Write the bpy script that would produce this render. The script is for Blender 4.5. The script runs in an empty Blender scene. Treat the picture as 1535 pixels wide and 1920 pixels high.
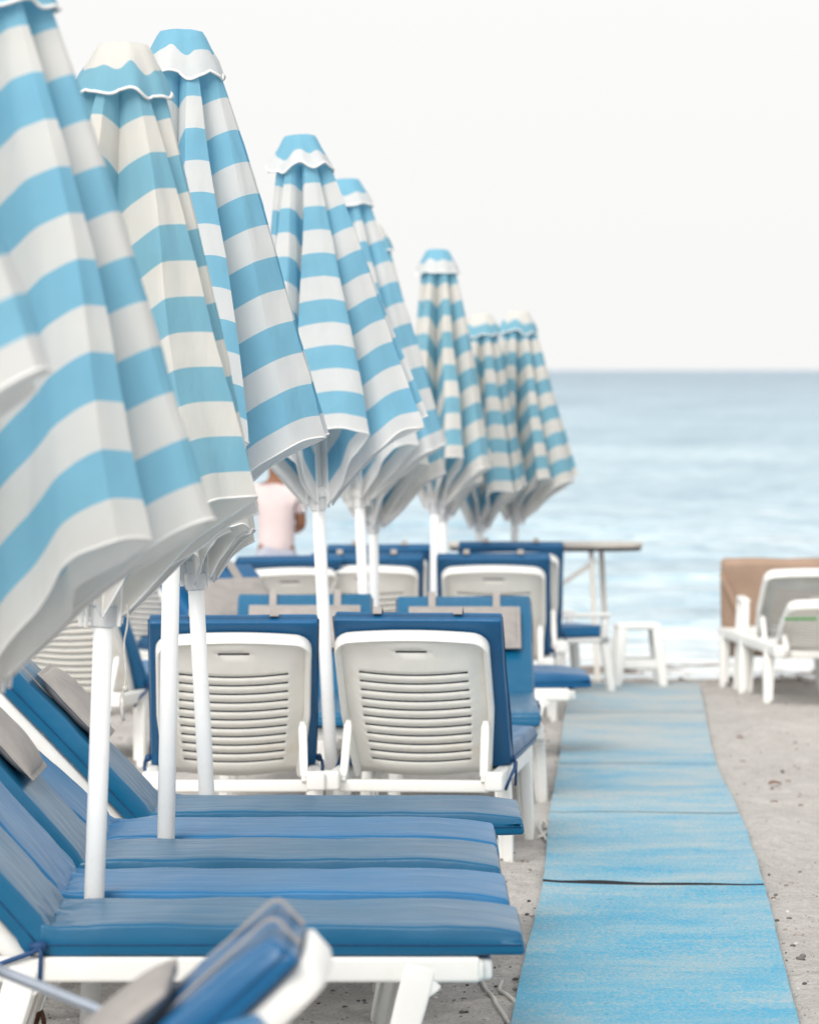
import bpy, bmesh, math, random
from mathutils import Vector, Matrix, noise, Euler
R = math.radians
sc = bpy.context.scene
COL = sc.collection

# ------------------------------------------------------------------ camera
H = 1.6                      # eye height (m)
FPX = 9300.0                 # focal length in photo pixels (1535 wide)
W0, HY = 1535.0, 693.0       # photo width, horizon row
cam = bpy.data.cameras.new('camera')
cam.sensor_fit = 'HORIZONTAL'; cam.sensor_width = 36.0
cam.lens = 36.0 * FPX / W0
cam.shift_y = -(960.0 - HY) / W0
cam.clip_start = 0.3; cam.clip_end = 30000
cam.dof.use_dof = True; cam.dof.focus_distance = 13.6; cam.dof.aperture_fstop = 7.6
co = bpy.data.objects.new('camera', cam); COL.objects.link(co)
co.location = (0, 0, H); co.rotation_euler = (R(90), 0, 0)
sc.camera = co

# ------------------------------------------------------------------ world + sun
SUN_EL, SUN_AZ = 37.0, 200.0         # azimuth clockwise from +Y (camera looks along +Y)
w = bpy.data.worlds.new('World'); sc.world = w; w.use_nodes = True
nt = w.node_tree; nt.nodes.clear()
sky = nt.nodes.new('ShaderNodeTexSky'); sky.sky_type = 'NISHITA'; sky.sun_disc = False
sky.sun_elevation = R(SUN_EL); sky.sun_rotation = R(SUN_AZ)
sky.air_density = 1.0; sky.dust_density = 6.0; sky.ozone_density = 1.0
hs = nt.nodes.new('ShaderNodeHueSaturation'); hs.inputs['Saturation'].default_value = 0.12
mx = nt.nodes.new('ShaderNodeMixRGB'); mx.inputs[0].default_value = 0.86     # thin even overcast veil
mx.inputs[2].default_value = (10.1, 10.07, 9.97, 1)
bg = nt.nodes.new('ShaderNodeBackground'); bg.inputs[1].default_value = 0.10
wo = nt.nodes.new('ShaderNodeOutputWorld')
nt.links.new(sky.outputs[0], hs.inputs['Color']); nt.links.new(hs.outputs[0], mx.inputs[1])
nt.links.new(mx.outputs[0], bg.inputs[0]); nt.links.new(bg.outputs[0], wo.inputs[0])
sun = bpy.data.lights.new('sun', 'SUN'); sun.energy = 2.5; sun.angle = R(34); sun.color = (1.0, 0.95, 0.88)
so = bpy.data.objects.new('sun', sun); COL.objects.link(so)
a = R(SUN_AZ); e = R(SUN_EL)
sd = Vector((math.sin(a) * math.cos(e), math.cos(a) * math.cos(e), math.sin(e)))
so.rotation_euler = sd.to_track_quat('Z', 'Y').to_euler(); so.location = (0, -5, 20)
sc.view_settings.view_transform = 'Standard'; sc.view_settings.look = 'None'
sc.view_settings.exposure = 0.12; sc.view_settings.gamma = 1.0
sc.render.engine = 'CYCLES'
sc.cycles.max_bounces = 8; sc.cycles.diffuse_bounces = 4; sc.cycles.transmission_bounces = 6
random.seed(7)

# ------------------------------------------------------------------ helpers
def zg(y):                   # height of the beach: level, then falling to the sea
    if y < 12: return 0.0
    return -0.0122 * (y - 12)
def PX(px, Y): return (px - W0 / 2) * Y / FPX
def PZ(py, Y): return H - (py - HY) * Y / FPX

def tag(o, label=None, cat=None, group=None, kind=None):
    if label: o['label'] = label
    if cat: o['category'] = cat
    if group: o['group'] = group
    if kind: o['kind'] = kind
    return o
def thing(name, label, cat, loc=(0, 0, 0), rot=(0, 0, 0), group=None):
    o = bpy.data.objects.new(name, None); COL.objects.link(o)
    o.empty_display_size = 0.2
    o.location = loc; o.rotation_euler = rot
    return tag(o, label, cat, group)
def link(name, me, parent=None):
    o = bpy.data.objects.new(name, me); COL.objects.link(o)
    if parent: o.parent = parent
    return o
def copy_tree(o, parent=None):
    c = o.copy(); COL.objects.link(c); c.parent = parent
    for ch in list(o.children): copy_tree(ch, c)
    return c

class MB:
    """collects shapes and links them as ONE mesh object"""
    def __init__(s): s.v = []; s.f = []; s.uv = None
    def add(s, vs, fs):
        b = len(s.v); s.v += [tuple(p) for p in vs]; s.f += [tuple(i + b for i in f) for f in fs]
    def rbox(s, c, size, r=0.008, seg=2, div=(1, 1, 1), M=None, fn=None):
        ax = []
        for k in range(3):
            h = size[k] / 2; rr = min(r, h * 0.98)
            lo = [-h + rr * (1 - math.tan(R(45) * (1 - q / seg))) for q in range(seg)]
            n = div[k]; inn = [-h + rr + (2 * h - 2 * rr) * q / n for q in range(n + 1)]
            ax.append(lo + inn + [-q for q in reversed(lo)])
        nx, ny, nz = (len(q) - 1 for q in ax)
        idx = {}; vs = []; fs = []
        hh = [max(size[k] / 2 - min(r, size[k] / 2 * 0.98), 0) for k in range(3)]
        def V(i, j, k):
            key = (i, j, k)
            if key not in idx:
                p = Vector((ax[0][i], ax[1][j], ax[2][k]))
                q = Vector([max(-hh[m], min(hh[m], p[m])) for m in range(3)])
                d = p - q; L = d.length
                if L > 1e-9:
                    mxn = max(abs(t) for t in d); p = q + d * (mxn / L)
                if fn: p = Vector(fn(p))
                if M is not None: p = M @ p
                idx[key] = len(vs); vs.append(p + Vector(c))
            return idx[key]
        for i in range(nx):
            for j in range(ny):
                fs.append((V(i, j, 0), V(i, j + 1, 0), V(i + 1, j + 1, 0), V(i + 1, j, 0)))
                fs.append((V(i, j, nz), V(i + 1, j, nz), V(i + 1, j + 1, nz), V(i, j + 1, nz)))
        for i in range(nx):
            for k in range(nz):
                fs.append((V(i, 0, k), V(i + 1, 0, k), V(i + 1, 0, k + 1), V(i, 0, k + 1)))
                fs.append((V(i, ny, k), V(i, ny, k + 1), V(i + 1, ny, k + 1), V(i + 1, ny, k)))
        for j in range(ny):
            for k in range(nz):
                fs.append((V(0, j, k), V(0, j, k + 1), V(0, j + 1, k + 1), V(0, j + 1, k)))
                fs.append((V(nx, j, k), V(nx, j + 1, k), V(nx, j + 1, k + 1), V(nx, j, k + 1)))
        s.add(vs, fs)
    def beam(s, p0, p1, w0, w1, up=(0, 1, 0), r=0.006):
        """rounded bar from p0 to p1; (a,b) section at each end, b along up"""
        p0 = Vector(p0); p1 = Vector(p1); d = p1 - p0; L = d.length; d.normalize()
        u = Vector(up); x = u.cross(d).normalized(); u = d.cross(x).normalized()
        M = Matrix((x, u, d)).transposed()
        def fn(p):
            t = p.z / L + 0.5
            return ((p.x) * (w0[0] + (w1[0] - w0[0]) * t), p.y * (w0[1] + (w1[1] - w0[1]) * t), p.z)
        n = 2
        # unit section scaled by fn: build with normalised rounding
        ws = max(w0[0], 1e-4)
        s.rbox((p0 + p1) / 2, (1, 1, L), r=r / ws, seg=2, M=M, fn=lambda p: fn(Vector((p.x, p.y, max(-L / 2, min(L / 2, p.z))))))
    def tube(s, pts, rad, seg=10, caps=True):
        pts = [Vector(p) for p in pts]; n = len(pts)
        if not hasattr(rad, '__len__'): rad = [rad] * n
        vs = []; fs = []; prev = None
        for i, p in enumerate(pts):
            d = (pts[min(i + 1, n - 1)] - pts[max(i - 1, 0)]).normalized()
            if prev is None:
                x = d.orthogonal().normalized()
            else:
                x = (prev - d * prev.dot(d)).normalized()
            prev = x; y = d.cross(x)
            for k in range(seg):
                a = 2 * math.pi * k / seg
                vs.append(p + (x * math.cos(a) + y * math.sin(a)) * rad[i])
        for i in range(n - 1):
            for k in range(seg):
                k2 = (k + 1) % seg
                fs.append((i * seg + k, i * seg + k2, (i + 1) * seg + k2, (i + 1) * seg + k))
        if caps:
            fs.append(tuple(reversed(range(seg)))); fs.append(tuple((n - 1) * seg + k for k in range(seg)))
        s.add(vs, fs)
    def build(s, name, mat, parent=None, smooth=True, auto=None):
        me = bpy.data.meshes.new(name); me.from_pydata(s.v, [], s.f); me.update()
        if smooth:
            for p in me.polygons: p.use_smooth = True
            if auto is not None: me.set_sharp_from_angle(angle=R(auto))
        if mat: me.materials.append(mat)
        return link(name, me, parent)

# ------------------------------------------------------------------ materials
def newmat(name):
    m = bpy.data.materials.new(name); m.use_nodes = True
    n = m.node_tree; b = n.nodes['Principled BSDF']
    return m, n, b
def nd(n, typ, **kw):
    o = n.nodes.new(typ)
    for k, v in kw.items():
        if k.startswith('i_'):
            o.inputs[k[2:].replace('_', ' ')].default_value = v
        else: setattr(o, k, v)
    return o
def ramp(n, fac, stops):
    r = n.nodes.new('ShaderNodeValToRGB'); cr = r.color_ramp
    while len(cr.elements) < len(stops): cr.elements.new(0.5)
    for e_, (p, c) in zip(cr.elements, stops):
        e_.position = p; e_.color = (*c, 1) if len(c) == 3 else c
    n.links.new(fac, r.inputs[0]); return r
def coords(n, scale=(1, 1, 1), kind='Object'):
    tc = n.nodes.new('ShaderNodeTexCoord'); mp = n.nodes.new('ShaderNodeMapping')
    mp.inputs['Scale'].default_value = scale
    n.links.new(tc.outputs[kind], mp.inputs[0]); return mp.outputs[0]
def noisetex(n, vec, scale, detail=4, rough=0.55):
    t = nd(n, 'ShaderNodeTexNoise'); t.inputs['Scale'].default_value = scale
    t.inputs['Detail'].default_value = detail; t.inputs['Roughness'].default_value = rough
    n.links.new(vec, t.inputs['Vector']); return t.outputs['Fac']
def bump(n, h, b, strength=0.2, dist=0.01):
    u = nd(n, 'ShaderNodeBump'); u.inputs['Strength'].default_value = strength; u.inputs['Distance'].default_value = dist
    n.links.new(h, u.inputs['Height']); n.links.new(u.outputs[0], b.inputs['Normal']); return u
def mul(c, k): return tuple(q * k for q in c)

def simple(name, col, rough=0.5, var=0.12, scale=9, bs=0.1, bd=0.004, bscale=60, spec=0.4, dirt=None):
    m, n, b = newmat(name)
    v = coords(n)
    f = noisetex(n, v, scale, 5)
    r = ramp(n, f, [(0.3, mul(col, 1 - var)), (0.7, mul(col, 1 + var * 0.5))])
    out = r.outputs[0]
    if dirt:
        f2 = noisetex(n, v, 5, 8, 0.7)
        dr = ramp(n, f2, [(0.55, (0, 0, 0)), (0.78, (0.7, 0.7, 0.7))])
        mm = nd(n, 'ShaderNodeMixRGB'); n.links.new(dr.outputs[0], mm.inputs[0]); n.links.new(out, mm.inputs[1])
        mm.inputs[2].default_value = (*dirt, 1); out = mm.outputs[0]
    n.links.new(out, b.inputs['Base Color'])
    b.inputs['Roughness'].default_value = rough
    b.inputs['Specular IOR Level'].default_value = spec
    bump(n, noisetex(n, v, bscale, 3), b, bs, bd)
    return m

def vinyl(name, col, rough=0.34, fade=0.12):
    m, n, b = newmat(name)
    v = coords(n)
    f = noisetex(n, v, 3.0, 6, 0.6)
    r = ramp(n, f, [(0.3, mul(col, 0.85)), (0.75, tuple(min(1, q * 1.1 + 0.02 * fade) for q in col))])
    # salt and sand specks
    f2 = noisetex(n, v, 240, 2, 0.6)
    sp = ramp(n, f2, [(0.70, (0, 0, 0)), (0.78, (0.35, 0.35, 0.35))])
    f3 = noisetex(n, v, 2.2, 3)
    sp2 = ramp(n, f3, [(0.5, (0, 0, 0)), (0.68, (1, 1, 1))])
    k = nd(n, 'ShaderNodeMath', operation='MULTIPLY'); n.links.new(sp.outputs[0], k.inputs[0]); n.links.new(sp2.outputs[0], k.inputs[1])
    mm = nd(n, 'ShaderNodeMixRGB'); n.links.new(k.outputs[0], mm.inputs[0]); n.links.new(r.outputs[0], mm.inputs[1])
    mm.inputs[2].default_value = (0.55, 0.58, 0.6, 1)
    n.links.new(mm.outputs[0], b.inputs['Base Color'])
    rr = ramp(n, noisetex(n, coords(n, (1, 6, 1)), 5, 5), [(0.3, (rough - 0.06,) * 3), (0.7, (rough + 0.12,) * 3)])
    n.links.new(rr.outputs[0], b.inputs['Roughness'])
    b.inputs['Specular IOR Level'].default_value = 0.42
    b.inputs['Coat Weight'].default_value = 0.10; b.inputs['Coat Roughness'].default_value = 0.25
    h = noisetex(n, coords(n, (1.0, 3.5, 1.5)), 7, 4, 0.55)
    bump(n, h, b, 0.12, 0.02)
    return m

def stripe_fabric(name, blue, white, N, phase, duty=0.5, stain=None):
    """woven canopy cloth with printed bands running parallel to the hem"""
    m, n, b = newmat(name)
    uv = nd(n, 'ShaderNodeUVMap'); uv.uv_map = 'cloth'
    sx = nd(n, 'ShaderNodeSeparateXYZ'); n.links.new(uv.outputs[0], sx.inputs[0])
    a1 = nd(n, 'ShaderNodeMath', operation='MULTIPLY_ADD'); n.links.new(sx.outputs[1], a1.inputs[0])
    a1.inputs[1].default_value = N; a1.inputs[2].default_value = phase
    fr = nd(n, 'ShaderNodeMath', operation='FRACT'); n.links.new(a1.outputs[0], fr.inputs[0])
    gt = nd(n, 'ShaderNodeMath', operation='LESS_THAN'); n.links.new(fr.outputs[0], gt.inputs[0]); gt.inputs[1].default_value = duty
    v = coords(n)
    f = noisetex(n, v, 4, 6, 0.6)
    rb = ramp(n, f, [(0.3, mul(blue, 0.93)), (0.7, mul(blue, 1.05))])
    rw = ramp(n, f, [(0.3, mul(white, 0.95)), (0.7, white)])
    mm = nd(n, 'ShaderNodeMixRGB'); n.links.new(gt.outputs[0], mm.inputs[0])
    n.links.new(rw.outputs[0], mm.inputs[1]); n.links.new(rb.outputs[0], mm.inputs[2])
    out = mm.outputs[0]
    if stain:
        f2 = noisetex(n, v, 2.6, 7, 0.65)
        st = ramp(n, f2, [(0.5, (0, 0, 0)), (0.75, (0.55, 0.55, 0.55))])
        m2 = nd(n, 'ShaderNodeMixRGB', blend_type='MULTIPLY'); n.links.new(st.outputs[0], m2.inputs[0])
        n.links.new(out, m2.inputs[1]); m2.inputs[2].default_value = (*stain, 1); out = m2.outputs[0]
    n.links.new(out, b.inputs['Base Color'])
    b.inputs['Roughness'].default_value = 0.85; b.inputs['Specular IOR Level'].default_value = 0.15
    wv = noisetex(n, coords(n, (1, 1, 0.6)), 420, 2)
    bm_ = bump(n, wv, b, 0.15, 0.002)
    h2 = noisetex(n, coords(n, (5, 5, 1.2)), 3, 4, 0.5)
    b2 = nd(n, 'ShaderNodeBump'); b2.inputs['Strength'].default_value = 0.25; b2.inputs['Distance'].default_value = 0.03
    n.links.new(h2, b2.inputs['Height']); n.links.new(bm_.outputs[0], b2.inputs['Normal']); n.links.new(b2.outputs[0], b.inputs['Normal'])
    tr = nd(n, 'ShaderNodeBsdfTranslucent'); n.links.new(out, tr.inputs['Color'])
    ms = nd(n, 'ShaderNodeMixShader'); ms.inputs[0].default_value = 0.42
    o = n.nodes['Material Output']
    n.links.new(b.outputs[0], ms.inputs[1]); n.links.new(tr.outputs[0], ms.inputs[2]); n.links.new(ms.outputs[0], o.inputs['Surface'])
    return m

BLUE = (0.275, 0.585, 0.755); BLUE2 = (0.275, 0.555, 0.69)
WHITE = (0.86, 0.86, 0.85); CREAM = (0.86, 0.835, 0.79)
M_pole = simple('painted_pole', (0.80, 0.81, 0.81), 0.35, 0.06, 6, 0.06, 0.003, 40, dirt=(0.62, 0.58, 0.5))
M_fit = simple('hub_plastic', (0.76, 0.76, 0.75), 0.45, 0.1, 14, 0.08, 0.003, dirt=(0.5, 0.45, 0.38))
M_plastic = simple('white_resin', (0.83, 0.83, 0.81), 0.42, 0.05, 5, 0.06, 0.003, 120, dirt=(0.74, 0.68, 0.56))
M_cream = simple('aged_resin', (0.88, 0.87, 0.83), 0.45, 0.08, 5, 0.06, 0.003, 120, dirt=(0.66, 0.57, 0.43))
M_teal = vinyl('teal_blue_vinyl', (0.0, 0.108, 0.232))
M_royal = vinyl('royal_blue_vinyl', (0.0, 0.098, 0.248), 0.4)
M_peri = vinyl('faded_blue_vinyl', (0.001, 0.138, 0.330), 0.40)
M_grey = simple('grey_webbing', (0.36, 0.335, 0.32), 0.8, 0.12, 20, 0.3, 0.004, 300, 0.2)
M_greycush = simple('grey_cushion_cloth', (0.46, 0.47, 0.46), 0.85, 0.1, 10, 0.3, 0.004, 200, 0.2)
M_tan = simple('tan_cushion_cloth', (0.37, 0.26, 0.195), 0.85, 0.12, 8, 0.3, 0.006, 120, 0.2)
M_strap = simple('dark_blue_tie', (0.012, 0.06, 0.17), 0.6, 0.2, 30)
M_thread = simple('seam_thread', (0.004, 0.06, 0.16), 0.7, 0.3, 80)
M_steel = simple('grey_steel', (0.42, 0.47, 0.55), 0.3, 0.1, 20, 0.1, 0.002)
M_steel.node_tree.nodes['Principled BSDF'].inputs['Metallic'].default_value = 0.5
M_rust = simple('rusty_iron', (0.13, 0.06, 0.035), 0.9, 0.5, 60, 0.6, 0.006, 90)
M_rope = simple('white_rope', (0.66, 0.64, 0.60), 0.9, 0.2, 90, 0.6, 0.004, 400)
M_tabletop = simple('weathered_table_wood', (0.62, 0.59, 0.54), 0.6, 0.2, 12, 0.2, 0.004, 50)
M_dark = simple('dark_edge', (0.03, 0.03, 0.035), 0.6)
M_skin = simple('skin', (0.30, 0.14, 0.08), 0.5, 0.1, 12)
M_shirt = simple('pink_shirt', (0.74, 0.62, 0.62), 0.9, 0.06, 8, 0.25, 0.01, 14)
M_short = simple('grey_shorts', (0.40, 0.42, 0.50), 0.9, 0.1, 8, 0.25, 0.01, 18)
M_hair = simple('brown_hair', (0.05, 0.025, 0.015), 0.6, 0.3, 40)
M_green = simple('green_band', (0.04, 0.25, 0.05), 0.6)
M_leaf = simple('dry_leaf_brown', (0.26, 0.11, 0.05), 0.8, 0.3, 60)

# sand
M_sand, n, b = newmat('beach_sand')
v = coords(n)
f1 = noisetex(n, v, 1.3, 6, 0.6); f2 = noisetex(n, v, 95, 4, 0.85); f3 = noisetex(n, v, 16, 6, 0.75)
r1 = ramp(n, f1, [(0.3, (0.64, 0.612, 0.585)), (0.7, (0.74, 0.715, 0.69))])
r2 = ramp(n, f2, [(0.30, (0.30, 0.28, 0.27)), (0.44, (0.97, 0.965, 0.96)), (0.62, (1.08, 1.075, 1.07)), (0.74, (1.45, 1.42, 1.38))])
r3 = ramp(n, f3, [(0.3, (0.82, 0.812, 0.805)), (0.6, (1.10, 1.10, 1.10))])
m1 = nd(n, 'ShaderNodeMixRGB', blend_type='MULTIPLY'); m1.inputs[0].default_value = 1
m2 = nd(n, 'ShaderNodeMixRGB', blend_type='MULTIPLY'); m2.inputs[0].default_value = 1
n.links.new(r1.outputs[0], m1.inputs[1]); n.links.new(r2.outputs[0], m1.inputs[2])
n.links.new(m1.outputs[0], m2.inputs[1]); n.links.new(r3.outputs[0], m2.inputs[2])
# wet strip at the sea's edge
tc = nd(n, 'ShaderNodeTexCoord'); sx = nd(n, 'ShaderNodeSeparateXYZ'); n.links.new(tc.outputs['Object'], sx.inputs[0])
ad = nd(n, 'ShaderNodeMath', operation='MULTIPLY_ADD'); n.links.new(f1, ad.inputs[0]); ad.inputs[1].default_value = 1.2; n.links.new(sx.outputs[1], ad.inputs[2])
mr = nd(n, 'ShaderNodeMapRange'); n.links.new(ad.outputs[0], mr.inputs[0]); mr.inputs[1].default_value = 29.0; mr.inputs[2].default_value = 29.7
m3 = nd(n, 'ShaderNodeMixRGB', blend_type='MULTIPLY'); n.links.new(mr.outputs[0], m3.inputs[0])
n.links.new(m2.outputs[0], m3.inputs[1]); m3.inputs[2].default_value = (0.72, 0.66, 0.62, 1)
n.links.new(m3.outputs[0], b.inputs['Base Color']); b.inputs['Roughness'].default_value = 0.95; b.inputs['Specular IOR Level'].default_value = 0.15
ba = nd(n, 'ShaderNodeBump'); ba.inputs['Strength'].default_value = 0.7; ba.inputs['Distance'].default_value = 0.012; n.links.new(f2, ba.inputs['Height'])
bb = nd(n, 'ShaderNodeBump'); bb.inputs['Strength'].default_value = 0.9; bb.inputs['Distance'].default_value = 0.045; n.links.new(f3, bb.inputs['Height'])
n.links.new(ba.outputs[0], bb.inputs['Normal']); n.links.new(bb.outputs[0], b.inputs['Normal'])

# walkway mat: blue matting with sand trodden into it
M_mat, n, b = newmat('blue_matting')
v = coords(n); vw = coords(n, (1.0, 3.6, 1))
fa = noisetex(n, vw, 3.6, 7, 0.72); fb = noisetex(n, coords(n, (1, 0.45, 1)), 105, 4, 0.8); fc = noisetex(n, v, 2.1, 5, 0.6)
fw = nd(n, 'ShaderNodeTexWave'); fw.bands_direction = 'Y'; fw.inputs['Scale'].default_value = 34; fw.inputs['Distortion'].default_value = 1.2
n.links.new(v, fw.inputs['Vector'])
rb_ = ramp(n, fc, [(0.3, (0.040, 0.335, 0.545)), (0.7, (0.080, 0.405, 0.58))])
fa2 = nd(n, 'ShaderNodeMath', operation='MULTIPLY'); n.links.new(fa, fa2.inputs[0]); fa2.inputs[1].default_value = 0.40
add = nd(n, 'ShaderNodeMath', operation='MULTIPLY_ADD'); n.links.new(fb, add.inputs[0]); add.inputs[1].default_value = 1.3; n.links.new(fa2.outputs[0], add.inputs[2])
ad2 = nd(n, 'ShaderNodeMath', operation='MULTIPLY_ADD'); n.links.new(fc, ad2.inputs[0]); ad2.inputs[1].default_value = 0.62; n.links.new(add.outputs[0], ad2.inputs[2])
# more sand blown on further along the walkway
tc = nd(n, 'ShaderNodeTexCoord'); sx = nd(n, 'ShaderNodeSeparateXYZ'); n.links.new(tc.outputs['Object'], sx.inputs[0])
ge = nd(n, 'ShaderNodeNewGeometry'); sg = nd(n, 'ShaderNodeSeparateXYZ'); n.links.new(ge.outputs['Position'], sg.inputs[0])
mr = nd(n, 'ShaderNodeMapRange'); n.links.new(sg.outputs[1], mr.inputs[0]); mr.inputs[1].default_value = 13; mr.inputs[2].default_value = 25
mr.inputs[3].default_value = -0.14; mr.inputs[4].default_value = 0.09
ad3 = nd(n, 'ShaderNodeMath', operation='ADD'); n.links.new(ad2.outputs[0], ad3.inputs[0]); n.links.new(mr.outputs[0], ad3.inputs[1])
rs = nd(n, 'ShaderNodeMapRange'); n.links.new(ad3.outputs[0], rs.inputs[0]); rs.inputs[1].default_value = 0.93; rs.inputs[2].default_value = 1.36; rs.inputs[3].default_value = 0.06; rs.inputs[4].default_value = 0.95
mm = nd(n, 'ShaderNodeMixRGB'); n.links.new(rs.outputs[0], mm.inputs[0]); n.links.new(rb_.outputs[0], mm.inputs[1]); mm.inputs[2].default_value = (0.50, 0.48, 0.45, 1)
fd = noisetex(n, v, 75, 2, 0.5); rd = ramp(n, fd, [(0.27, (0.25, 0.25, 0.25)), (0.31, (1, 1, 1))])
m4 = nd(n, 'ShaderNodeMixRGB', blend_type='MULTIPLY'); m4.inputs[0].default_value = 1; n.links.new(mm.outputs[0], m4.inputs[1]); n.links.new(rd.outputs[0], m4.inputs[2])
n.links.new(m4.outputs[0], b.inputs['Base Color']); b.inputs['Roughness'].default_value = 0.8; b.inputs['Specular IOR Level'].default_value = 0.2
ba = nd(n, 'ShaderNodeBump'); ba.inputs['Strength'].default_value = 0.5; ba.inputs['Distance'].default_value = 0.006; n.links.new(fb, ba.inputs['Height'])
bb = nd(n, 'ShaderNodeBump'); bb.inputs['Strength'].default_value = 0.15; bb.inputs['Distance'].default_value = 0.004; n.links.new(fw.outputs['Fac'], bb.inputs['Height'])
n.links.new(ba.outputs[0], bb.inputs['Normal']); n.links.new(bb.outputs[0], b.inputs['Normal'])

# sea
M_sea, n, b = newmat('sea_water')
v = coords(n, (0.55, 1.0, 1)); v2 = coords(n, (0.16, 0.05, 1))
fa = noisetex(n, v, 1.1, 5, 0.6); fb = noisetex(n, v2, 1.0, 5, 0.62); fc = noisetex(n, coords(n, (0.4, 1, 1)), 0.35, 4, 0.6)
tc = nd(n, 'ShaderNodeTexCoord'); sx = nd(n, 'ShaderNodeSeparateXYZ'); n.links.new(tc.outputs['Object'], sx.inputs[0])
lg = nd(n, 'ShaderNodeMath', operation='LOGARITHM'); n.links.new(sx.outputs[1], lg.inputs[0]); lg.inputs[1].default_value = 10
mr = nd(n, 'ShaderNodeMapRange'); n.links.new(lg.outputs[0], mr.inputs[0]); mr.inputs[1].default_value = 1.48; mr.inputs[2].default_value = 3.0
depth = ramp(n, mr.outputs[0], [(0.0, (0.66, 0.75, 0.78)), (0.15, (0.54, 0.67, 0.73)), (0.45, (0.40, 0.54, 0.61)), (1.0, (0.26, 0.37, 0.46))])
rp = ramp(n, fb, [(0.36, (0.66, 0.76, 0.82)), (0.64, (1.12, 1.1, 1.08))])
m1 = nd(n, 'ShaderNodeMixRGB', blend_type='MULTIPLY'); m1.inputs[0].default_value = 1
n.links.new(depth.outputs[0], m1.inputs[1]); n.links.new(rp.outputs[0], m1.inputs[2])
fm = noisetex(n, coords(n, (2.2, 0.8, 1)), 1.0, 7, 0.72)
rm = ramp(n, fm, [(0.36, (0.58, 0.70, 0.78)), (0.62, (1.10, 1.08, 1.07))])  # ripple shading painted into the water colour by noise
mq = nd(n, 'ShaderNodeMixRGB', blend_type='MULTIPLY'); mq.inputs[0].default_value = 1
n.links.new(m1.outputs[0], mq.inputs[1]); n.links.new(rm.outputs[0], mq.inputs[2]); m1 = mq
# foam streaks: thick at the edge, thinning outwards
ff = noisetex(n, coords(n, (0.6, 0.8, 1)), 1.5, 7, 0.68)
fs_ = nd(n, 'ShaderNodeMapRange'); n.links.new(sx.outputs[1], fs_.inputs[0]); fs_.inputs[1].default_value = 30; fs_.inputs[2].default_value = 36
fs_.inputs[3].default_value = 0.20; fs_.inputs[4].default_value = -0.01
fad = nd(n, 'ShaderNodeMath', operation='ADD'); n.links.new(ff, fad.inputs[0]); n.links.new(fs_.outputs[0], fad.inputs[1])
fr_ = ramp(n, fad.outputs[0], [(0.55, (0, 0, 0)), (0.74, (1, 1, 1))])
m2 = nd(n, 'ShaderNodeMixRGB'); n.links.new(fr_.outputs[0], m2.inputs[0]); n.links.new(m1.outputs[0], m2.inputs[1]); m2.inputs[2].default_value = (0.86, 0.88, 0.88, 1)
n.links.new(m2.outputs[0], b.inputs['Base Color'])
b.inputs['Roughness'].default_value = 0.3; b.inputs['IOR'].default_value = 1.33
ba = nd(n, 'ShaderNodeBump'); ba.inputs['Strength'].default_value = 1.0; ba.inputs['Distance'].default_value = 0.35; n.links.new(fa, ba.inputs['Height'])
bb = nd(n, 'ShaderNodeBump'); bb.inputs['Strength'].default_value = 1.0; bb.inputs['Distance'].default_value = 1.0; n.links.new(fc, bb.inputs['Height'])
n.links.new(ba.outputs[0], bb.inputs['Normal']); n.links.new(bb.outputs[0], b.inputs['Normal'])

# ------------------------------------------------------------------ beach + sea
MAT_Y = [(9.5, 880, 1532), (11.5, 945, 1508), (13.55, 983, 1466), (15.75, 1017, 1432), (18.7, 1030, 1386), (21.45, 1047, 1343), (25.4, 1059, 1321), (28.3, 1074, 1312)]
def mat_edges(Y):
    for q in range(len(MAT_Y) - 1):
        a_, b_ = MAT_Y[q], MAT_Y[q + 1]
        if a_[0] <= Y <= b_[0]:
            t = (Y - a_[0]) / (b_[0] - a_[0])
            p_ = MAT_Y[max(0, q - 1)]; n_ = MAT_Y[min(len(MAT_Y) - 1, q + 2)]; out = []
            for k in (1, 2):                                  # smooth (Hermite) edge through the measured points
                va, vb, vp, vn = (PX(m_[k], m_[0]) for m_ in (a_, b_, p_, n_)); h_ = b_[0] - a_[0]
                ma = (vb - vp) / (b_[0] - p_[0]) * h_; mb_ = (vn - va) / (n_[0] - a_[0]) * h_
                out.append((2 * t**3 - 3 * t**2 + 1) * va + (t**3 - 2 * t**2 + t) * ma + (-2 * t**3 + 3 * t**2) * vb + (t**3 - t**2) * mb_)
            return out
    return None
def sand_h(x, y):
    base = zg(y) if y < 33 else zg(33) - (y - 33) * 0.06
    if not (5 < y < 33 and abs(x) < 5): return base
    k = noise.noise(Vector((x * 1.3, y * 1.1, 0))) * 0.045 + noise.noise(Vector((x * 4.5, y * 4.0, 3))) * 0.024
    k += noise.noise(Vector((x * 12, y * 11, 8))) * 0.012
    k = k - 0.02
    e_ = mat_edges(y)
    if e_:
        l, r = e_; d = max(l - x, x - r)
        wgt = max(0.0, min(1.0, (d + 0.02) / 0.12))
        k = k * wgt - 0.012 * (1 - wgt)
        if 0 < d < 0.25: k += 0.010 * (1 - d / 0.25)
    fade = max(0, min(1, (33 - y) / 4))
    return base + k * fade
xs = [-400, -150, -60, -25, -12, -7, -5] + [-4 + q * 0.05 for q in range(161)] + [5, 7, 12, 25, 60, 150, 400]
ys = [-200, -80, -30, -10, 0, 3, 5, 6, 7] + [8 + q * 0.07 for q in range(360)] + [34, 36, 40, 50, 70]
mb = MB(); nx = len(xs)
vs = [(x, y, sand_h(x, y)) for y in ys for x in xs]
fs = [(j * nx + i, j * nx + i + 1, (j + 1) * nx + i + 1, (j + 1) * nx + i) for j in range(len(ys) - 1) for i in range(nx - 1)]
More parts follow.
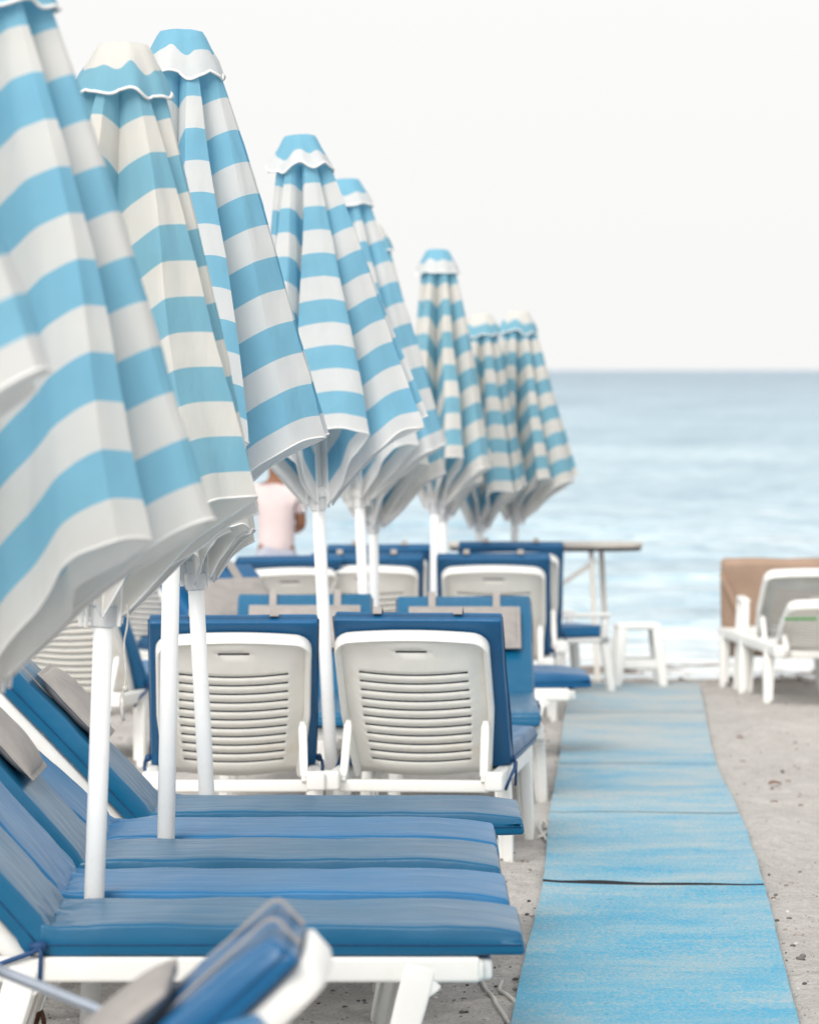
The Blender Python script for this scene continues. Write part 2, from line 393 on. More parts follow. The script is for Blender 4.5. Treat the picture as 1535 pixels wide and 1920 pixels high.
mb.add(vs, fs); o = mb.build('sand', M_sand); tag(o, kind='structure')

SEA_Z = -0.228
ys = [29.3 + q * 0.16 for q in range(190)]; q = 60.0
while q < 18000: ys.append(q); q *= 1.06
xs = [-3000, -600, -120, -40, -15] + [-9 + q * 0.2 for q in range(91)] + [15, 40, 120, 600, 3000]
def wave(x, y):
    if y > 120: return 0
    k = max(0, min(1, (y - 30) / 6)) * max(0, min(1, (120 - y) / 40))
    z = noise.noise(Vector((x * 0.16, y * 0.55, 1))) * 0.10 + noise.noise(Vector((x * 0.5, y * 1.3, 5))) * 0.05
    return z * k + (0.03 * noise.noise(Vector((x * 0.5, y * 0.2, 11))) * (1 - min(1, max(0, (y - 30) / 6))))
mb = MB(); nx = len(xs)
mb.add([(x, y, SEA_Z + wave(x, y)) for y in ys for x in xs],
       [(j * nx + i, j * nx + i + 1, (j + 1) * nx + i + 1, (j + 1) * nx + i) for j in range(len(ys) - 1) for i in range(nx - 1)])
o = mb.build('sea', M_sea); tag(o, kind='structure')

# ------------------------------------------------------------------ walkway mats
MAT_LAB = ['blue mat panel nearest the front lounger, cut by the photo bottom', 'blue mat panel just nearer than the open dark seam', 'worn blue mat panel just beyond the open dark seam',
           'sandy blue mat panel beside the two cream chair backs', 'faded mat panel beyond the two cream chair backs', 'pale sand covered mat panel beside the low blue lounger foot', 'farthest mat panel ending just before the white stool']
for q in range(len(MAT_Y) - 1):
    (ya, la, ra), (yb, lb, rb2) = MAT_Y[q], MAT_Y[q + 1]
    gap = 0.034 if q == 3 else 0.016
    nxm, nym = 14, 26; vs = []; fs = []
    rng = random.Random(q)
    skew_a = 0.16 if q == 3 else 0.0; skew_b = 0.16 if q == 2 else 0.0
    for j in range(nym + 1):
        t = j / nym
        for i in range(nxm + 1):
            u = i / nxm
            y0 = ya + gap + skew_a * (0.5 - u); y1 = yb - gap * 0.3 + skew_b * (0.5 - u)
            Y = y0 + (y1 - y0) * t
            l, r = mat_edges(min(max(Y, MAT_Y[0][0]), MAT_Y[-1][0]))
            wob = 0.003 * noise.noise(Vector((Y * 3, q, u * 0.5)))
            x = l + (r - l) * u + wob
            lift = (0.009 * (1.25 - u) if q == 3 else (-0.004 if q in (1, 2) else 0.0006)) * max(0, 1 - t * 10) * (0.7 + 0.6 * noise.noise(Vector((x * 9, q * 3.1, 0)))) + (0.010 if (i in (0, nxm)) else 0) * 0.2
            z = zg(Y) + 0.010 + 0.006 * noise.noise(Vector((x * 2, Y * 1.5, 4))) + lift
            vs.append((x, Y, z))
    n1 = nxm + 1; N_ = len(vs)
    vs += [(x, y, z - 0.014) for x, y, z in vs]
    for j in range(nym):
        for i in range(nxm):
            a_ = j * n1 + i; fs.append((a_, a_ + 1, a_ + n1 + 1, a_ + n1)); fs.append((a_ + N_, a_ + n1 + N_, a_ + n1 + 1 + N_, a_ + 1 + N_))
    for i in range(nxm):
        fs.append((i, i + N_, i + 1 + N_, i + 1)); a_ = nym * n1 + i; fs.append((a_, a_ + 1, a_ + 1 + N_, a_ + N_))
    for j in range(nym):
        a_ = j * n1; fs.append((a_, a_ + n1, a_ + n1 + N_, a_ + N_)); a_ = j * n1 + nxm; fs.append((a_, a_ + N_, a_ + n1 + N_, a_ + n1))
    mb = MB(); mb.add(vs, fs)
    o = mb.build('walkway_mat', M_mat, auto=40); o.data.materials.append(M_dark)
    for pl_ in o.data.polygons:                      # front edge and underside coloured dark to paint the shadow in the open seam
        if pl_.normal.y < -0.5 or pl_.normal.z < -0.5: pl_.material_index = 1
    tag(o, MAT_LAB[q], 'mat', 'blue mats laid end to end as a walkway')

# ------------------------------------------------------------------ umbrellas
NSEG = 40
def flap(az, r, half, rb_=None, pinch=0.0):
    """plan shape of one folded panel: two creases at az-half / az+half (deg), radii r, rb_"""
    rb_ = r if rb_ is None else rb_
    return [(r * math.cos(R(az - half)), r * math.sin(R(az - half))), (rb_ * math.cos(R(az + half)), rb_ * math.sin(R(az + half)))]
def resample(pts, m):
    L = [0]
    for p, q in zip(pts, pts[1:]): L.append(L[-1] + math.hypot(q[0] - p[0], q[1] - p[1]))
    out = []; k = 0
    for i in range(m):
        s = L[-1] * i / (m - 1)
        while k < len(L) - 2 and L[k + 1] < s: k += 1
        t = (s - L[k]) / max(1e-9, L[k + 1] - L[k])
        out.append((pts[k][0] + (pts[k + 1][0] - pts[k][0]) * t, pts[k][1] + (pts[k + 1][1] - pts[k][1]) * t))
    return out
def umbrella(label, Y, base_px, top_px, top_py, hub_py, flaps, mat, capmat, seed=0, tilt_y=0.0, cord=None, capr=0.110, wr=0.012, beta=34):
    z0 = zg(Y); zt = PZ(top_py, Y); zh = PZ(hub_py, Y)
    xb = PX(base_px, Y); xt = PX(top_px, Y)
    Htot = zt - z0
    lean = math.atan2(xt - xb, Htot)
    u = thing('beach_umbrella', label, 'umbrella', (xb, Y, z0), (R(tilt_y), lean, 0), 'closed striped beach umbrellas')
    # local frame: z along pole
    zt = Htot; zh = zh - z0
    Lr = (zt - 0.05) - (zh - 0.015)                     # rib length
    nf = len(flaps); beta = R(beta); Lc = Lr * math.cos(beta)
    rng = random.Random(seed)
    # canopy
    plan = []; ring = []; us = []; lenk = []
    for k in range(nf):
        a0 = R(-135 + 45 * k); a1 = R(-135 + 45 * (k + 1))
        ra = (0.058 * math.cos(a0), 0.058 * math.sin(a0)); rb2 = (0.058 * math.cos(a1), 0.058 * math.sin(a1))
        raw = [ra] + flaps[k] + [rb2]; pts = [raw[0]]
        for p_, q_ in zip(raw, raw[1:]):                     # slack cloth: every face carries its own shallow pleats
            ln = math.hypot(q_[0] - p_[0], q_[1] - p_[1]); nxp, nyp = -(q_[1] - p_[1]) / ln, (q_[0] - p_[0]) / ln
            cuts = [0.36, 0.70] if ln > 0.2 else [0.5]
            for c_ in cuts:
                o_ = rng.uniform(-1, 1) * 0.085 * ln; f_ = c_ + rng.uniform(-.1, .1)
                pts.append((p_[0] + (q_[0] - p_[0]) * f_ + nxp * o_, p_[1] + (q_[1] - p_[1]) * f_ + nyp * o_))
            pts.append(q_)
        pl = resample(pts, NSEG + 1)
        lenk.append(rng.uniform(0.965, 1.035))
        for _ in range(0):
            pl = [pl[0]] + [((pl[i - 1][0] + 2 * pl[i][0] + pl[i + 1][0]) / 4, (pl[i - 1][1] + 2 * pl[i][1] + pl[i + 1][1]) / 4) for i in range(1, NSEG)] + [pl[-1]]
        for i in range(NSEG):
            f = i / NSEG
            plan.append(pl[i]); us.append(2 * f - 1)
            aa = a0 + (a1 - a0) * f; rr = 0.057 + 0.026 * math.sin(math.pi * f)
            ring.append((rr * math.cos(aa), rr * math.sin(aa)))
    n = len(plan); rows = 70; vs = []; fs = []; uvs = []
    zc = zt - 0.045
    for j in range(rows + 1):
        t = 0.05 + 0.95 * j / rows
        for i in range(n):
            k = i // NSEG
            c0, c1 = ring[i], plan[i]
            tt = t ** 0.92
            x = c0[0] * (1 - tt) + c1[0] * tt; y = c0[1] * (1 - tt) + c1[1] * tt
            ang = math.atan(us[i] * math.tan(beta))
            d = t * Lc / math.cos(ang) * (1 + (lenk[k] - 1) * (1 - us[i] ** 2) * t)
            hor = math.hypot(c1[0] - c0[0], c1[1] - c0[1]) * t
            dz = math.sqrt(max(1e-6, d * d - hor * hor))
            # soft folds running down the cloth, stronger towards the hem
            rad = math.hypot(c1[0], c1[1]) / 0.4
            amp = wr * tt * min(1, rad)
            nx_ = noise.noise(Vector((c1[0] * 7 + seed * 9, c1[1] * 7, t * 1.6))) * amp * 2.2
            ny_ = noise.noise(Vector((c1[0] * 7 + 40, c1[1] * 7 + seed * 5, t * 1.6))) * amp * 2.2
            nz_ = noise.noise(Vector((c1[0] * 5 + 80, c1[1] * 5, t * 3 + seed))) * amp * 0.7
            # creases slanting across the cloth (ridged noise), and a slow sway of each flap
            rn = 0.5 - abs(noise.noise(Vector((i * 0.055 + t * 2.2 + seed * 3, t * 3.1 - i * 0.02, seed))))
            rn2 = 0.5 - abs(noise.noise(Vector((i * 0.12 - t * 5 + seed, t * 6.0, seed + 9))))
            cr_ = (rn * rn * rn * 0.030 + rn2 * rn2 * rn2 * 0.016) * (0.35 + 0.65 * t) * min(1, rad * 1.2)
            hh_ = max(1e-4, math.hypot(c1[0], c1[1])); nx_ += c1[0] / hh_ * cr_; ny_ += c1[1] / hh_ * cr_
            sw = 0.03 * noise.noise(Vector((k * 3.7 + seed, t * 1.7, 2.0))) * math.sin(math.pi * min(1, t)) * rad
            nx_ += -c1[1] / hh_ * sw; ny_ += c1[0] / hh_ * sw
            # the hem flutters
            nz_ += 0.018 * max(0, (t - 0.8) / 0.2) ** 2 * noise.noise(Vector((i * 0.16, seed * 7, 1.0)))
            # hem edge rolls slightly inwards
            x += nx_; y += ny_
            vs.append((x, y, zc - dz + nz_)); uvs.append((us[i] * 0.5 + 0.5 + k, t))
    for j in range(rows):
        for i in range(n):
            i2 = (i + 1) % n
            fs.append((j * n + i, (j + 1) * n + i, (j + 1) * n + i2, j * n + i2))
    mb = MB(); mb.add(vs, fs)
    cn = mb.build('canopy', mat, u, auto=42)
    me = cn.data; ul = me.uv_layers.new(name='cloth')
    for lp in me.loops: ul.data[lp.index].uv = (uvs[lp.vertex_index][0], uvs[lp.vertex_index][1])
    # welted hem
    hm = MB()
    last = [Vector(p) for p in vs[rows * n:]] ; last.append(last[0])
    hm.tube(last, 0.0028, 5, caps=False); hm.build('hem', M_hem, cn)
    # cap over the crown
    vs = []; fs = []; uvs = []; m = 96; prof = [(0.0, 0.004), (0.035, 0.003), (0.056, -0.002), (0.066, -0.018), (0.082, -0.05), (0.101, -0.08), (capr + 0.006, -0.122)]
    for j, (r_, z_) in enumerate(prof):
        for i in range(m):
            a_ = 2 * math.pi * i / m
            s8 = abs(math.sin(4 * (a_ + R(135 - 0))))                 # 0 over a rib, 1 between ribs
            wv = 0.5 + noise.noise(Vector((math.cos(a_) * 2, math.sin(a_) * 2, seed * 3.3)))
            kk = (j / (len(prof) - 1)) ** 2
            rr = r_ * (1 + kk * (0.07 * (s8 - 0.75) + 0.10 * (wv - 0.5)))
            zz = z_ + kk * (-0.010 * (s8 - 0.6) + 0.026 * (wv - 0.5))
            vs.append((rr * math.cos(a_), rr * math.sin(a_), zt + zz)); uvs.append((i / m, min(0.99, max(0.0, 0.98 * j / (len(prof) - 1) + math.sin(math.pi * j / (len(prof) - 1)) * (0.12 * (wv - 0.5) + 0.06 * (s8 - 0.6))))))
    for j in range(len(prof) - 1):
        for i in range(m):
            i2 = (i + 1) % m; fs.append((j * m + i, (j + 1) * m + i, (j + 1) * m + i2, j * m + i2))
    mb = MB(); mb.add(vs, fs); cp = mb.build('cap', capmat, u)
    ul = cp.data.uv_layers.new(name='cloth')
    for lp in cp.data.loops: ul.data[lp.index].uv = uvs[lp.vertex_index]
    hm = MB(); rim = [Vector(p) for p in vs[(len(prof) - 1) * m:]]; rim.append(rim[0])
    hm.tube(rim, 0.0038, 6, caps=False); hm.build('cap_trim', M_hem, cp)
    # pole, hub, ribs
    mb = MB(); mb.tube([(0, 0, -0.25), (0, 0, zh + 0.3)], 0.0235, 20); mb.tube([(0, 0, zh + 0.28), (0, 0, zt - 0.01)], 0.019, 16)
    mb.build('pole', M_pole, u)
    mb = MB()
    mb.tube([(0, 0, zh - 0.035), (0, 0, zh - 0.03), (0, 0, zh + 0.012), (0, 0, zh + 0.014), (0, 0, zh + 0.05), (0, 0, zh + 0.055)], [0.028, 0.030, 0.032, 0.040, 0.040, 0.030], 20)
    for k in range(nf):
        a_ = R(-135 + 45 * k); c_, s_ = math.cos(a_), math.sin(a_)
        mb.rbox((0.044 * c_, 0.044 * s_, zh + 0.03), (0.02, 0.012, 0.03), 0.002, 1, M=Matrix.Rotation(a_, 3, 'Z'))
    mb.build('hub', M_fit, u, auto=35)
    for k in range(nf):
        a_ = R(-135 + 45 * k); c_, s_ = math.cos(a_), math.sin(a_)
        rb_ = MB()
        rb_.beam((0.045 * c_, 0.045 * s_, zt - 0.05), (0.054 * c_, 0.054 * s_, zh - 0.01 - rng.random() * 0.03), (0.009, 0.016), (0.009, 0.016), up=(c_, s_, 0), r=0.002)
        rb_.build('rib', M_fit, u, auto=35)
        st = MB(); st.beam((0.038 * c_, 0.038 * s_, zh + 0.03), (0.044 * c_, 0.044 * s_, zh + 0.62), (0.008, 0.012), (0.008, 0.012), up=(c_, s_, 0), r=0.002)
        st.build('strut', M_fit, u, auto=35)
    if cord:
        mb = MB(); dx, ln = cord
        pts = [(dx + 0.004 * math.sin(q * 1.3), -0.05, zh + 0.02 - ln * q / 10) for q in range(11)]
        mb.tube(pts, 0.0022, 5); mb.tube([pts[7], (pts[7][0] + 0.004, -0.05, pts[7][2] - 0.012)], 0.006, 6); mb.tube(pts[8:], 0.0042, 6)
        mb.build('cord', M_rope, u)
    return u

M_hem = simple('white_binding', (0.84, 0.84, 0.83), 0.85, 0.05, 30, 0.2, 0.002, 200, 0.2)
NP = 6.1
def cloth(nm, phase, white=WHITE, blue=BLUE, stain=None, N=NP): return stripe_fabric('striped_canopy_' + nm, blue, white, N, phase, 0.5, stain)
# phase: last band (hem) white -> N*1+phase = k + 0.85
ph = lambda frac, N=NP: (0.5 + frac) - N
CAP_BLUE = stripe_fabric('cap_blue_top', BLUE, WHITE, 1.0, 0.0, 0.70)
CAP_CREAM = stripe_fabric('cap_cream_top', BLUE2, CREAM, 1.0, 0.27, 0.24)
CAP_MIX = stripe_fabric('cap_mixed', BLUE, WHITE, 1.0, 0.0, 0.78)
F = flap
base_flaps = lambda: [F(-100, .36, 16), F(-48, .33, 14), F(-12, .36, 10, .42), F(14, .40, 6), F(38, .36, 6), F(80, .28, 8), F(140, .18, 12), F(215, .24, 14)]
C_clean = cloth('clean', ph(0.33)); C_cream = cloth('cream', ph(0.36), CREAM, BLUE2, (0.90, 0.86, 0.80))
C_front = cloth('front', ph(0.42), (0.85, 0.84, 0.815), BLUE, (0.92, 0.90, 0.86))

umbrella('large blurred blue striped closed umbrella cut off by the left edge of the photo', 9.1, -58, -12, -112, 1262,
         [F(-118, .40, 8), F(-42, .41, 6, .40), F(-8, .42, 6), F(16, .38, 6), F(40, .34, 6), F(85, .30, 8), F(140, .25, 12), F(212, .36, 10)], C_front, CAP_CREAM, 1, capr=0.118)
umbrella('nearest closed umbrella, only one heavily blurred flap tip entering at the left edge', 7.6, -405, -395, -286, 1000,
         [F(-118, .30, 8), F(-48, .36, 6, .36), F(-12, .415, 5), F(16, .38, 6), F(40, .34, 6), F(85, .30, 8), F(140, .25, 12), F(212, .30, 10)], C_front, CAP_CREAM, 12)
umbrella('closed umbrella with cream and blue cap standing between the two nearest blue loungers', 11.52, 166, 232, 80, 1146,
         [F(-122, .34, 10), F(-34, .34, 16, .365), F(2, .345, 6), F(26, .31, 6), F(48, .28, 6), F(85, .28, 8), F(140, .2, 12), F(212, .28, 12)], C_cream, CAP_CREAM, 2, cord=(0.055, 0.27))
umbrella('tall clean white and blue closed umbrella with blue topped cap, second lounger pair', 13.10, 306, 340, 57, 1000,
         [F(-125, .30, 10), F(-68, .33, 16), F(-14, .33, 9, .39), F(8, .40, 5), F(30, .36, 6), F(75, .28, 8), F(140, .2, 12), F(215, .24, 14)], C_clean, CAP_BLUE, 3)
umbrella('closed umbrella mostly hidden behind two nearer canopies, its hub over a leaning pole', 14.65, 400, 318, 165, 1082,
         [F(-100, .24, 14), F(-48, .21, 12), F(-12, .18, 10), F(14, .175, 6), F(38, .17, 6), F(80, .18, 8), F(140, .16, 12), F(215, .2, 14)], C_cream, CAP_CREAM, 4, beta=24)
umbrella('closed blue and white umbrella with broad front panel standing between two cream chair backs', 18.2, 626, 562, 252, 938,
         [F(-128, .30, 12), F(-76, .33, 26), F(-20, .30, 8, .40), F(4, .40, 6), F(30, .36, 6), F(80, .30, 8), F(140, .2, 12), F(210, .24, 14)], C_clean, CAP_MIX, 5, capr=0.120)
umbrella('closed umbrella half hidden directly behind the broad fronted one', 22.0, 694, 648, 335, 936,
         [F(-100, .32, 14), F(-48, .33, 12), F(-14, .34, 8, .40), F(10, .40, 6), F(34, .36, 6), F(80, .28, 8), F(140, .18, 12), F(215, .24, 14)], C_clean, CAP_MIX, 6)
umbrella('hidden closed umbrella with crumpled low hem at a thick pole in the middle', 23.0, 706, 690, 420, 985,
         [F(-90, .32, 14), F(-48, .33, 12), F(-12, .34, 10), F(14, .30, 6), F(38, .28, 6), F(80, .24, 8), F(140, .18, 12), F(215, .24, 14)], C_cream, CAP_CREAM, 7)
umbrella('cream and blue closed umbrella left of the two smallest ones against the sky', 26.0, 812, 820, 468, 950,
         [F(-118, .26, 14), F(-72, .34, 10), F(-30, .32, 8), F(2, .30, 6), F(34, .28, 6), F(80, .24, 8), F(140, .16, 12), F(215, .18, 14)], C_cream, CAP_BLUE, 8)
umbrella('closed umbrella hidden behind the cream one, only its thin second pole showing', 27.6, 834, 826, 560, 965,
         [F(-100, .22, 14), F(-60, .24, 10), F(-30, .24, 8), F(2, .22, 6), F(34, .22, 6), F(80, .2, 8), F(140, .16, 12), F(215, .18, 14)], C_cream, CAP_BLUE, 9)
umbrella('small closed umbrella between two others, second farthest against the sky', 28.2, 896, 902, 588, 985,
         [F(-112, .30, 14), F(-66, .32, 10), F(-28, .26, 10), F(4, .26, 6), F(38, .26, 6), F(80, .24, 8), F(140, .2, 12), F(200, .20, 12)], C_cream, CAP_CREAM, 10)
umbrella('farthest small closed umbrella on the right end of the row, over the sea', 28.6, 960, 972, 583, 972,
         [F(-106, .28, 14), F(-58, .30, 10), F(-24, .33, 8, .34), F(0, .35, 6), F(30, .32, 6), F(80, .24, 8), F(140, .2, 12), F(205, .22, 14)], C_cream, CAP_CREAM, 11)

# ------------------------------------------------------------------ loungers
RAIL_T = 0.31
def lounger(label, X, Y, rotz, ang=48, mat=None, pillow=False, straps=False, roll=0.0, zoff=0.0, backmat=None, seed=0, shift=0.0, resin=None, panelmat=None, cushion=True, group='white plastic sun loungers', ties=True, blen=0.68, strapw=0.030, plen=0.63, pil_at=0.40):
    mat = mat or M_teal; resin = resin or M_plastic; panelmat = panelmat or M_cream
    L = thing('sun_lounger', label, 'sun lounger', (X, Y, zg(Y) + zoff), (0, 0, 0), group)
    L.rotation_euler = (Matrix.Rotation(R(rotz), 3, 'Z') @ Matrix.Rotation(R(roll), 3, 'X')).to_euler()
    # frame ---------------------------------------------------------
    mb = MB()
    for s_ in (-1, 1):
        y = s_ * 0.274
        mb.rbox((0.29, y, RAIL_T - 0.028), (1.36, 0.042, 0.056), 0.010, 3, div=(6, 1, 1))
        mb.rbox((-0.385, y, RAIL_T - 0.024), (0.062, 0.062, 0.064), 0.010, 2)
        mb.rbox((0.955, y * 0.98, RAIL_T - 0.030), (0.05, 0.044, 0.050), 0.014, 2)
    mb.rbox((0.975, 0, RAIL_T - 0.030), (0.045, 0.52, 0.048), 0.010, 2)
    mb.rbox((-0.33, 0, RAIL_T - 0.045), (0.05, 0.51, 0.04), 0.008, 2)
    for q in range(8):
        mb.rbox((0.06 + q * 0.112, 0, RAIL_T - 0.019), (0.088, 0.512, 0.016), 0.005, 1)
    mb.build('frame', resin, L, auto=50)
    # legs ----------------------------------------------------------
    for s_ in (-1, 1):
        for (xt, xb) in ((0.84, 0.755), (-0.03, -0.12)):
            mb = MB(); y = s_ * 0.278; yb = s_ * 0.300
            mb.beam((xt, y, RAIL_T - 0.02), (xb, yb, -0.03), (0.078, 0.046), (0.048, 0.036), up=(0, 1, 0), r=0.010)
            # flared knee under the rail
            mb.beam((xt + 0.03, y, RAIL_T - 0.05), (xt - 0.03, y, RAIL_T - 0.11), (0.05, 0.038), (0.02, 0.036), up=(0, 1, 0), r=0.006)
            # inner web
            mb.beam((xt - 0.01, y - s_ * 0.024, RAIL_T - 0.06), (xb + 0.002, yb - s_ * 0.022, 0.0), (0.05, 0.02), (0.035, 0.02), up=(0, 1, 0), r=0.004)
            mb.build('leg', resin, L, auto=50)
    # back panel ----------------------------------------------------
    A = R(ang); d = Vector((-math.cos(A), 0, math.sin(A))); nrm = Vector((math.sin(A), 0, math.cos(A)))
    hin = Vector((-0.02, 0, RAIL_T - 0.012))
    PL = plen; PW = 0.247
    def P(u, v_, k): return hin + d * v_ + Vector((0, u, 0)) + nrm * k
    sl = [(0.075 + 0.041 * q) for q in range(11) if 0.075 + 0.041 * q < plen - 0.11]
    gaph = 0.0095
    vl = sorted(set([0.0, 0.03] + [q - gaph / 2 for q in sl] + [q + gaph / 2 for q in sl] + [q + 0.0205 for q in sl] + [PL - 0.095, PL - 0.061, PL - 0.049, PL - 0.03, PL]))
    ul_ = [-1, -0.93, -0.84, -0.76] + [-0.74 + 1.48 * q / 14 for q in range(15)] + [0.76, 0.84, 0.93, 1]
    def wid(v_):                                     # tapers a little at the bottom, rounded shoulders
        t = v_ / PL; w_ = PW * (0.90 + 0.10 * min(1, t / 0.45))
        if v_ > PL - 0.05: w_ *= 1 - 0.055 * ((v_ - PL + 0.05) / 0.05) ** 2
        return w_
    def dep(u, v_):                                  # section: concave towards the sitter, stepped slats
        c = -0.030 * (1 - u * u)
        if abs(u) < 0.765 and 0.05 < v_ < 0.52:
            ph_ = ((v_ - 0.075) / 0.041) % 1.0
            c += -0.010 - 0.005 * (ph_ - 0.5)
        return c
    ni = len(ul_); vs = []; fs = []
    for v_ in vl:
        for u in ul_: 
            crown = 0.010 * (1 - u * u) if v_ > 0.52 else 0
            vs.append(P(u * wid(v_), v_ + crown, dep(u, v_)))
    for j in range(len(vl) - 1):
        vm = (vl[j] + vl[j + 1]) / 2
        isgap = any(abs(vm - q) < gaph / 2 for q in sl); hand = abs(vm - PL + 0.055) < 0.006
        for i in range(ni - 1):
            um = (ul_[i] + ul_[i + 1]) / 2
            if isgap and abs(um) < 0.75: continue
            if hand and abs(um) < 0.165: continue
            fs.append((j * ni + i, j * ni + i + 1, (j + 1) * ni + i + 1, (j + 1) * ni + i))
    mb = MB(); mb.add(vs, fs); bp = mb.build('backrest_panel', panelmat, L, auto=30)
    so_ = bp.modifiers.new('thick', 'SOLIDIFY'); so_.thickness = 0.006; so_.offset = 0
    # rim: a flange around the panel, open at the bottom
    mb = MB(); path = []
    for q in range(9): path.append((-PW * (0.90 + 0.10 * min(1, q / 4)), 0.0 + (PL - 0.05) * q / 8))
    for q in range(1, 6):
        a_ = R(180 - 90 * q / 5); path.append((-PW + 0.05 + 0.05 * math.cos(a_), PL - 0.05 + 0.05 * math.sin(a_)))
    for q in range(1, 10):
        u = -1 + 2 * q / 10; path.append((u * (PW - 0.05), PL + 0.010 * (1 - u * u)))
    for q in range(5, 0, -1):
        a_ = R(90 * q / 5); path.append((PW - 0.05 + 0.05 * math.cos(a_), PL - 0.05 + 0.05 * math.sin(a_)))
    for q in range(8, -1, -1): path.append((PW * (0.90 + 0.10 * min(1, q / 4)), (PL - 0.05) * q / 8))
    sec = [(-0.010, 0.010), (0.006, 0.012), (0.013, 0.004), (0.012, -0.030), (0.006, -0.040), (-0.004, -0.036), (-0.010, -0.010)]   # (outward, normal)
    vs = []; fs = []; m = len(path); k_ = len(sec)
    for i in range(m):
        p0 = path[max(0, i - 1)]; p1 = path[min(m - 1, i + 1)]
        tx, ty = p1[0] - p0[0], p1[1] - p0[1]; ll = math.hypot(tx, ty); ox, oy = -ty / ll, tx / ll
        for (o_, nn) in sec: vs.append(P(path[i][0] + ox * o_, path[i][1] + oy * o_, nn))
    for i in range(m - 1):
        for j in range(k_):
            j2 = (j + 1) % k_; fs.append((i * k_ + j, i * k_ + j2, (i + 1) * k_ + j2, (i + 1) * k_ + j))
    fs.append(tuple(range(k_))); fs.append(tuple(reversed([(m - 1) * k_ + j for j in range(k_)])))
    mb.add(vs, fs); mb.build('backrest_rim', resin, L, auto=60)
    # prop struts
    if ang > 15:
        for s_ in (-1, 1):
            mb = MB(); top = P(s_ * 0.232, 0.27, -0.045); zz = RAIL_T - 0.03
            mb.beam(top, (top.x - 0.13, s_ * 0.236, zz), (0.030, 0.030), (0.026, 0.026), up=(0, 1, 0), r=0.006)
            mb.build('support_strut', resin, L, auto=50)
    if cushion:
        # seat cushion
        def cush(lx, ly, lz, sd_, hinge_end):
            def fn(p):
                x, y, z = p
                ex = 1 - abs(2 * x / lx) ** 6; ey = 1 - abs(2 * y / ly) ** 5
                top = max(0, z / lz + 0.1)
                z2 = z + 0.008 * ex * ey * top
                z2 += noise.noise(Vector((x * 5 + sd_ * 7, y * 3, 2))) * 0.004 * top * 2
                z2 += noise.noise(Vector((x * 18, y * 9, sd_))) * 0.0015
                he = max(0, 1 - (x + lx / 2) / 0.16)          # hinge end: gathered and wrinkled
                z2 += he * he * (noise.noise(Vector((x * 20, y * 26, sd_ + 4))) * 0.020 - 0.006)
                fe = max(0, 1 - (lx / 2 - x) / 0.20)          # foot end droops
                z2 -= fe * fe * (0.017 * (1 if z > 0 else 0.0) - 0.003 * (z < 0))
                y2 = y + noise.noise(Vector((x * 4, z * 20, sd_ + 9))) * 0.004
                if abs(z) < lz * 0.2: y2 += math.copysign(0.003, y) * (abs(y) > ly / 2 - 0.012)
                x2 = x - fe * 0.010 * max(0, (z / lz + 0.5)) * 0.8
                return (x2, y2, z2)
            return fn
        CW = 0.56
        lx = 1.07
        mb = MB(); mb.rbox((0.535, shift, RAIL_T + 0.035), (lx, CW, 0.068), 0.010, 3, div=(46, 18, 4), fn=cush(lx, CW, 0.068, seed, True))
        sc_ = mb.build('seat_cushion', mat, L)
        # piped seam on the sides
        sm = MB()
        def loop(c, lx, ly, zz, M=None):
            pts = []
            for (sx_, sy_) in ((-1, -1), (1, -1), (1, 1), (-1, 1)):
                pts.append((sx_ * (lx / 2 - 0.004), sy_ * (ly / 2 + 0.0036)))
            out = []
            for a_, b_ in zip(pts, pts[1:] + pts[:1]):
                for q in range(20):
                    t = q / 20; x = a_[0] + (b_[0] - a_[0]) * t; y = a_[1] + (b_[1] - a_[1]) * t
                    y += noise.noise(Vector((x * 4, 0, seed + 9))) * 0.004
                    out.append(Vector((x, y, zz)))
            out.append(out[0].copy()); return out
        sm.tube([p + Vector((0.535, shift, RAIL_T + 0.026)) for p in loop(None, lx - 0.01, CW, 0)], 0.0022, 5, caps=False)
        sm.build('seam', M_thread if mat is not M_peri else mat, sc_)
        # back cushion
        lb = blen
        Mr = Matrix((d, Vector((0, 1, 0)), -nrm)).transposed()
        Mr = Matrix((-d, Vector((0, 1, 0)), nrm)).transposed()
        cb = hin + d * (lb / 2 + 0.005) + nrm * (0.012 + 0.0375) + Vector((0, shift, 0))
        def fnb(p, f=cush(lb, CW, 0.072, seed + 20, False)):
            q = f(Vector((-p.x, p.y, p.z))); return Vector((-q[0], q[1], q[2]))
        mb = MB(); mb.rbox(cb, (lb, CW, 0.072), 0.010, 3, div=(30, 18, 3), M=Mr, fn=fnb)
        bc = mb.build('back_cushion', backmat or mat, L)
        sm = MB(); sm.tube([Mr @ p + cb + nrm * -0.008 for p in loop(None, lb - 0.01, CW, 0)], 0.0022, 5, caps=False)
        sm.build('seam', M_thread if mat is not M_peri else mat, bc)
        if pillow:
            pc = hin + d * pil_at + nrm * (0.012 + 0.073 + 0.034) + Vector((0, shift, 0))
            def fp(p):
                ex = 1 - abs(2 * p.x / 0.25) ** 3; ey = 1 - abs(2 * p.y / 0.44) ** 4
                k = max(0.12, (max(0, ex) * max(0, ey)) ** 0.5)
                return (p.x, p.y, p.z * k + (0.004 * noise.noise(Vector((p.x * 14, p.y * 10, seed))) ))
            mb = MB(); mb.rbox(pc, (0.25, 0.44, 0.062), 0.010, 2, div=(16, 22, 3), M=Mr, fn=fp)
            # flat stitched border
            if plen > 0.6: mb.rbox(pc, (0.275, 0.465, 0.005), 0.002, 1, div=(8, 10, 1), M=Mr, fn=lambda p: (p.x, p.y, p.z + 0.006 * noise.noise(Vector((p.x * 22, p.y * 22, seed + 2)))))
            pl = mb.build('pillow', M_grey, L)
